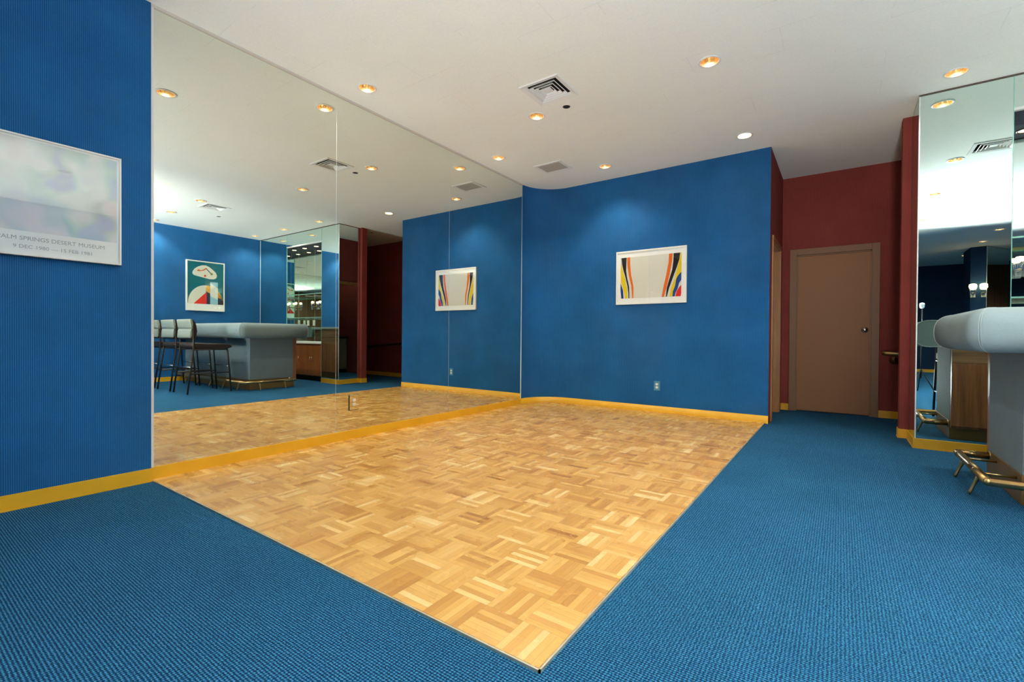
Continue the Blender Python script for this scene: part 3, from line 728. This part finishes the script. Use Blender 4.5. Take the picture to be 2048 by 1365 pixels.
# cabinets in the niche
t = thing('back_bar_cabinet', ((NX0+NX1)/2, 5.58, 0), 'low teak cabinet with white top standing in the mirrored niche behind the bar', 'cabinet')
MB().box(NX0+.012, NX1-.012, 5.40, NB-.002, .10, .752).build('body', M['teak'], t)
MB().box(NX0+.012, NX1-.012, 5.46, NB-.01, 0, .10).build('toe_kick', M['black'], t)
MB().box(NX0+.004, NX1-.004, 5.345, NB-.003, .752, .792, 0, .004).build('countertop', M['counter_white'], t)
dw = (NX1-NX0-.03)/3
for k in range(3):
    a = NX0+.015+k*dw
    dr = MB().box(a+.003, a+dw-.003, 5.382, 5.40, .115, .745, 0, .002).build('cabinet_door', M['teak'], t)
    hx = a+dw-.035 if k == 0 else a+.035
    MB().tube([(hx, 5.382, .40), (hx, 5.358, .405), (hx, 5.355, .44), (hx, 5.358, .475), (hx, 5.382, .48)], .006, 8).build('handle', M['steel'], dr)
outlet((2.30, NB-.002, 1.19), 'y', 1, 'small white outlet on the niche mirror, farther from the pillar', M['cream'])
outlet((2.08, NB-.002, 1.19), 'y', 1, 'small white outlet on the niche mirror, nearer the pillar', M['cream'])

# ------------------------------------------------------------------ the bar
BX0, BY0, BY1 = .855, 3.85, 4.60
bar = thing('bar_counter', (2.1, 4.2, 0), 'home bar with padded grey blue edge, cloth panels and brass kick plate', 'bar counter')
MB().box(BX0, XR-.002, BY0, BY1, .17, .90, 0, .004).build('base_panel', M['bar_panel'], bar)
MB().box(BX0-.005, XR-.002, BY0-.005, BY1+.02, 0, .17, 0, .002).build('kick_plate', M['brass_kick'], bar)
MB().box(BX0+.002, XR-.002, BY1, BY1+.055, .11, .90).build('back_panel', M['walnut'], bar)
MB().box(BX0+.002, XR-.002, BY1+.055, BY1+.067, .725, .90, 0, .002).build('drawer_rail', M['walnut_h'], bar)
for k in range(5):
    a = BX0+.004+k*(XR-BX0-.006)/5; b = a+(XR-BX0-.006)/5-.005
    dr = MB().box(a, b, BY1+.055, BY1+.068, .13, .72, 0, .002).build('cabinet_door', M['walnut'], bar)
MB().box(BX0+.01, XR-.003, 3.84, 4.715, 1.06, 1.10, 0, .004).build('countertop', M['laminate'], bar)
MB().box(BX0+.03, XR-.003, 3.9, 4.64, .90, 1.06).build('counter_support', M['walnut_h'], bar)
# padded roll
PX, PYF, PYE, PZ0, PZ1 = .575, 3.565, 4.725, .872, 1.126
prof = []
hz = (PZ1-PZ0)/2; zc = (PZ0+PZ1)/2
for k in range(17):                       # outer nose, from below to above
    a = -PI/2+PI*k/16; e = .80
    cxp = abs(math.cos(a))**e; szp = math.copysign(abs(math.sin(a))**e, math.sin(a))
    prof.append((.125*(1-cxp), zc+hz*szp))
prof += [(.20, PZ1-.002), (.30, PZ1-.012), (.305, PZ0+.03), (.20, PZ0+.004)]
RC = .10
path = []
path.append(lambda u: (XR-.003, PYF+u)); path.append(lambda u: (2.2, PYF+u)); path.append(lambda u: (PX+RC, PYF+u))
for k in range(1, 8):
    th = PI/2*k/8
    path.append(lambda u, th=th: (PX+RC-(RC-u)*math.sin(th), PYF+RC-(RC-u)*math.cos(th)) if u < RC else (PX+u, PYF+u))
path.append(lambda u: (PX+u, PYF+max(RC, u)))
path[2] = lambda u: (PX+max(RC, u), PYF+u)
path.append(lambda u: (PX+u, 4.2)); path.append(lambda u: (PX+u, PYE))
mb = MB().ring_loft([[(*f(u), z) for u, z in prof] for f in path])
for f in mb.bm.faces:
    if len(f.verts) > 4: f.smooth = False
bmesh.ops.remove_doubles(mb.bm, verts=mb.bm.verts, dist=1e-4)
pad = mb.build('padded_edge', M['bar_vinyl'], bar)
def outline(f, off=.0): return [(*f(max(u-off, -.002)), z) for u, z in prof]
def seam(name, f, r=.003, close=True, full=True):
    pts = [Vector(p) for p in outline(f)]
    if close: pts = pts+[pts[0]]
    return MB().tube(pts, r, 6).build(name, M['piping'], pad)
seam('piping', path[-1], .0032)
ths = (.50, .60)
for th in ths:
    f = lambda u, th=th: (PX+RC-(RC-u+.0015)*math.sin(th), PYF+RC-(RC-u+.0015)*math.cos(th)) if u < RC else (PX+u, PYF+u)
    MB().tube([(*f(u), z) for u, z in prof[:18]], .0015, 6).build('piping', M['piping'], pad)
# brass foot rail
RX, RY, RZ, RYE = .690, 3.715, .138, 4.55
rail = MB().tube([(XR-.004, RY, RZ), (2.0, RY, RZ), (RX+.004, RY, RZ)], .024, 16)
rail.tube([(RX, RY-.004, RZ), (RX, 4.1, RZ), (RX, RYE, RZ)], .024, 16)
rail.tube([(RX-.004, RYE, RZ), (BX0-.005, RYE, RZ)], .024, 16)
rail.lathe([(.0005, -.0245), (.012, -.021), (.021, -.012), (.0248, 0), (.021, .012), (.012, .021), (.0005, .0245)], (RX, RY, RZ), n=16, caps=False)
rail.lathe([(.0005, -.0245), (.012, -.021), (.021, -.012), (.0248, 0), (.021, .012), (.012, .021), (.0005, .0245)], (RX, RYE, RZ), n=16, caps=False)
fr_ = rail.build('foot_rail', M['brass'], bar)
for p in fr_.data.polygons: p.use_smooth = True
for c, ax in (((.87, RY, RZ), 'x'), ((RX, 3.98, RZ), 'y'), ((RX, RYE-.06, RZ), 'y'), ((1.5, RY, RZ), 'x')):
    MB().lathe([(.0242, -.004), (.026, -.003), (.026, .003), (.0242, .004)], c, ax, 20, caps=False).build('collar', M['brass'], fr_)
MB().lathe([(.036, -.016), (.036, -.010), (.026, -.006)], (BX0+.008, RYE, RZ), 'x', 24).build('flange', M['brass'], fr_)
def foot(x, y, dx, dy):
    pts = []
    for k in range(9):
        s = k/8; o_ = .042*s
        pts.append((x+dx*o_, y+dy*o_, RZ-.018-(RZ-.022)*s))
    r = [.015, .013, .011, .0095, .009, .0085, .009, .010, .0085]
    MB().tube(pts, r, 10).build('rail_foot', M['brass'], fr_)
    MB().tube([(x, y, RZ), (x+(BX0-x if dx else 0), y+(BY0-y if dy else 0), RZ)], .008, 10).build('standoff', M['brass'], fr_)
for y in (3.93, 4.36): foot(RX, y, -1, 0)
for x in (.93, 1.45, 1.97, 2.49, 3.01): foot(x, RY, 0, -1)

# ------------------------------------------------------------------ bar stools (backs towards -y)
def make_stool(label):
    t = thing('bar_stool', (0, 0, 0), label, 'bar stool', 'dark metal bar stools at the bar')
    W2 = .255; R = .0125
    for sx in (-1, 1):
        x = sx*W2
        MB().tube([(x+sx*.012, -.045, .0), (x+sx*.004, .025, .56), (x, .038, .66), (x, .045, .78), (x, .038, .98), (x, .030, 1.06)], R, 10).build('leg', M['bronze'], t)
        MB().tube([(x+sx*.010, .585, .0), (x, .535, .66), (x-sx*.012, .528, .700)], R, 10).build('leg', M['bronze'], t)
        MB().tube([(x+sx*.006, -.005, .315), (x+sx*.005, .56, .315)], .009, 8).build('stretcher', M['bronze'], t)
        MB().tube([(x, .04, .690), (x, .53, .690)], .010, 8).build('seat_rail', M['bronze'], t)
    bright = mat('worn steel bar', (.60, .58, .54), .25, 1.) if 'wornbar' not in M else M['wornbar']; M['wornbar'] = bright
    MB().tube([(-W2-.004, .008, .415), (W2+.004, .008, .415)], .009, 8).build('stretcher', bright, t)
    MB().tube([(-W2-.004, .553, .415), (W2+.004, .553, .415)], .009, 8).build('stretcher', bright, t)
    # seat: rounded cushion, rear edge rolled up
    sec = [(.030, .735), (.022, .760), (.045, .790), (.10, .795), (.25, .785), (.45, .782), (.56, .772), (.60, .748), (.595, .718), (.55, .700), (.30, .698), (.08, .702)]
    mb = MB(); rings = []
    for k, xx in enumerate((-.262, -.255, -.235, -.12, 0, .12, .235, .255, .262)):
        s = {0: .72, 1: .88, 2: .97}.get(min(k, 8-k), 1.); cy_, cz = .31, .745
        rings.append([(xx, cy_+(y-cy_)*(.93+.07*s), cz+(z-cz)*s) for y, z in sec])
    mb.ring_loft(rings).build('seat', M['vinyl_dark'], t)
    # backrest: dark bulging cushion in front, pale vinyl outside above a slack pocket
    def curved(sec, name, m, half=.262):
        rings = []
        for k, xx in enumerate((-half, -half*.97, -half*.75, -half*.4, 0, half*.4, half*.75, half*.97, half)):
            dip = -.012*(1-(xx/half)**2); s = .86 if k in (0, 8) else 1.
            cy_ = sum(p[0] for p in sec)/len(sec); cz = sum(p[1] for p in sec)/len(sec)
            rings.append([(xx, cy_+(y-cy_)*s+dip, cz+(z-cz)*(.98+.02*s)) for y, z in sec])
        return MB().ring_loft(rings).build(name, m, t)
    curved([(.022, .862), (.060, .850), (.082, .905), (.094, .975), (.084, 1.06), (.056, 1.135), (.018, 1.160), (.010, 1.140), (.030, 1.08), (.038, .98)], 'backrest', M['vinyl_dark'])
    curved([(.030, 1.018), (.034, 1.022), (.034, 1.10), (.022, 1.160), (.004, 1.166), (-.006, 1.155), (.000, 1.10), (.008, 1.05), (.014, 1.014)], 'back_cover', M['vinyl_pale'], .264)
    curved([(.016, 1.020), (.022, 1.018), (.026, .96), (.020, .90), (.006, .872), (-.004, .880), (.000, .93), (.004, .98)], 'back_pocket', M['vinyl_pale'], .25)
    return t
SL = ['bar stool nearest the open end of the bar, frontmost in the mirror', 'middle bar stool of the three along the bar', 'bar stool farthest along the bar, cut by the left edge of the mirror']
proto = make_stool(SL[0])
for k, (x, y) in enumerate(((1.205, 3.01), (1.88, 3.01), (2.56, 3.01))):
    s = proto if k == 0 else copy_tree(proto)
    s.location = (x, y, 0); s['label'] = SL[k]

# ------------------------------------------------------------------ rear of the room, seen in the pillar mirror
pane('mirror_panel', [(3.174, -4.851, BBH), (2.654, -4.011, BBH), (2.654, -4.011, 3.04), (3.174, -4.851, 3.04)], 'angled mirror panel covering the rear pier, seen in the pillar mirror')
def rear_sconce(x, l):
    y, z = -3.98, 2.04
    t = thing('wall_sconce', (x, y, z), l, 'wall light', 'crystal fan sconces on the rear pier')
    for k in range(9):
        a = PI*k/8; ux, uy = math.cos(a), math.sin(a)
        MB().tube([(x+ux*.030, y+uy*.025, z-.14), (x+ux*.066, y+uy*.055, z+.12)], .009, 8).build('crystal_rod', M['crystal'], t)
    MB().lathe([(.0005, .03), (.04, .04), (.062, .09), (.064, .15), (.04, .165), (.0005, .17)], (x, y, z), n=16, caps=False).build('lamp', M['sconce_bulb'], t)
    MB().box(x-.015, x+.015, -4.06, y, z-.05, z-.02, 0, .004).build('wall_bracket', M['brass'], t)
rear_sconce(2.425, 'left one of two glowing crystal sconces on the rear pier, seen in the pillar mirror')
rear_sconce(2.60, 'right one of two glowing crystal sconces on the rear pier, beside its angled mirror')
# flash head on a light stand, bounced off the ceiling
fx, fy, fz = FLASH_POS
t = thing('studio_flash', (fx, fy, 0), 'small white flash head on a thin black light stand, glimpsed in the pillar mirror', 'studio light')
MB().tube([(fx, fy, .25), (fx, fy, fz-.16)], .010, 10).build('stand_pole', M['black'], t)
for k in range(3):
    a = 2*PI*k/3+.4
    MB().tube([(fx, fy, .42), (fx+.2*math.cos(a), fy+.2*math.sin(a), .012)], .008, 8).build('leg', M['black'], t)
MB().lathe([(.0005, -.165), (.02, -.165), (.034, -.15), (.038, -.10), (.036, -.075), (.0005, -.062)], (fx, fy, fz), n=20, caps=False).build('flash_head', M['white'], t)
smooth_all({'lamp', 'rail', 'wall_rosette', 'trim_ring', 'flash_head', 'collar', 'flange'})
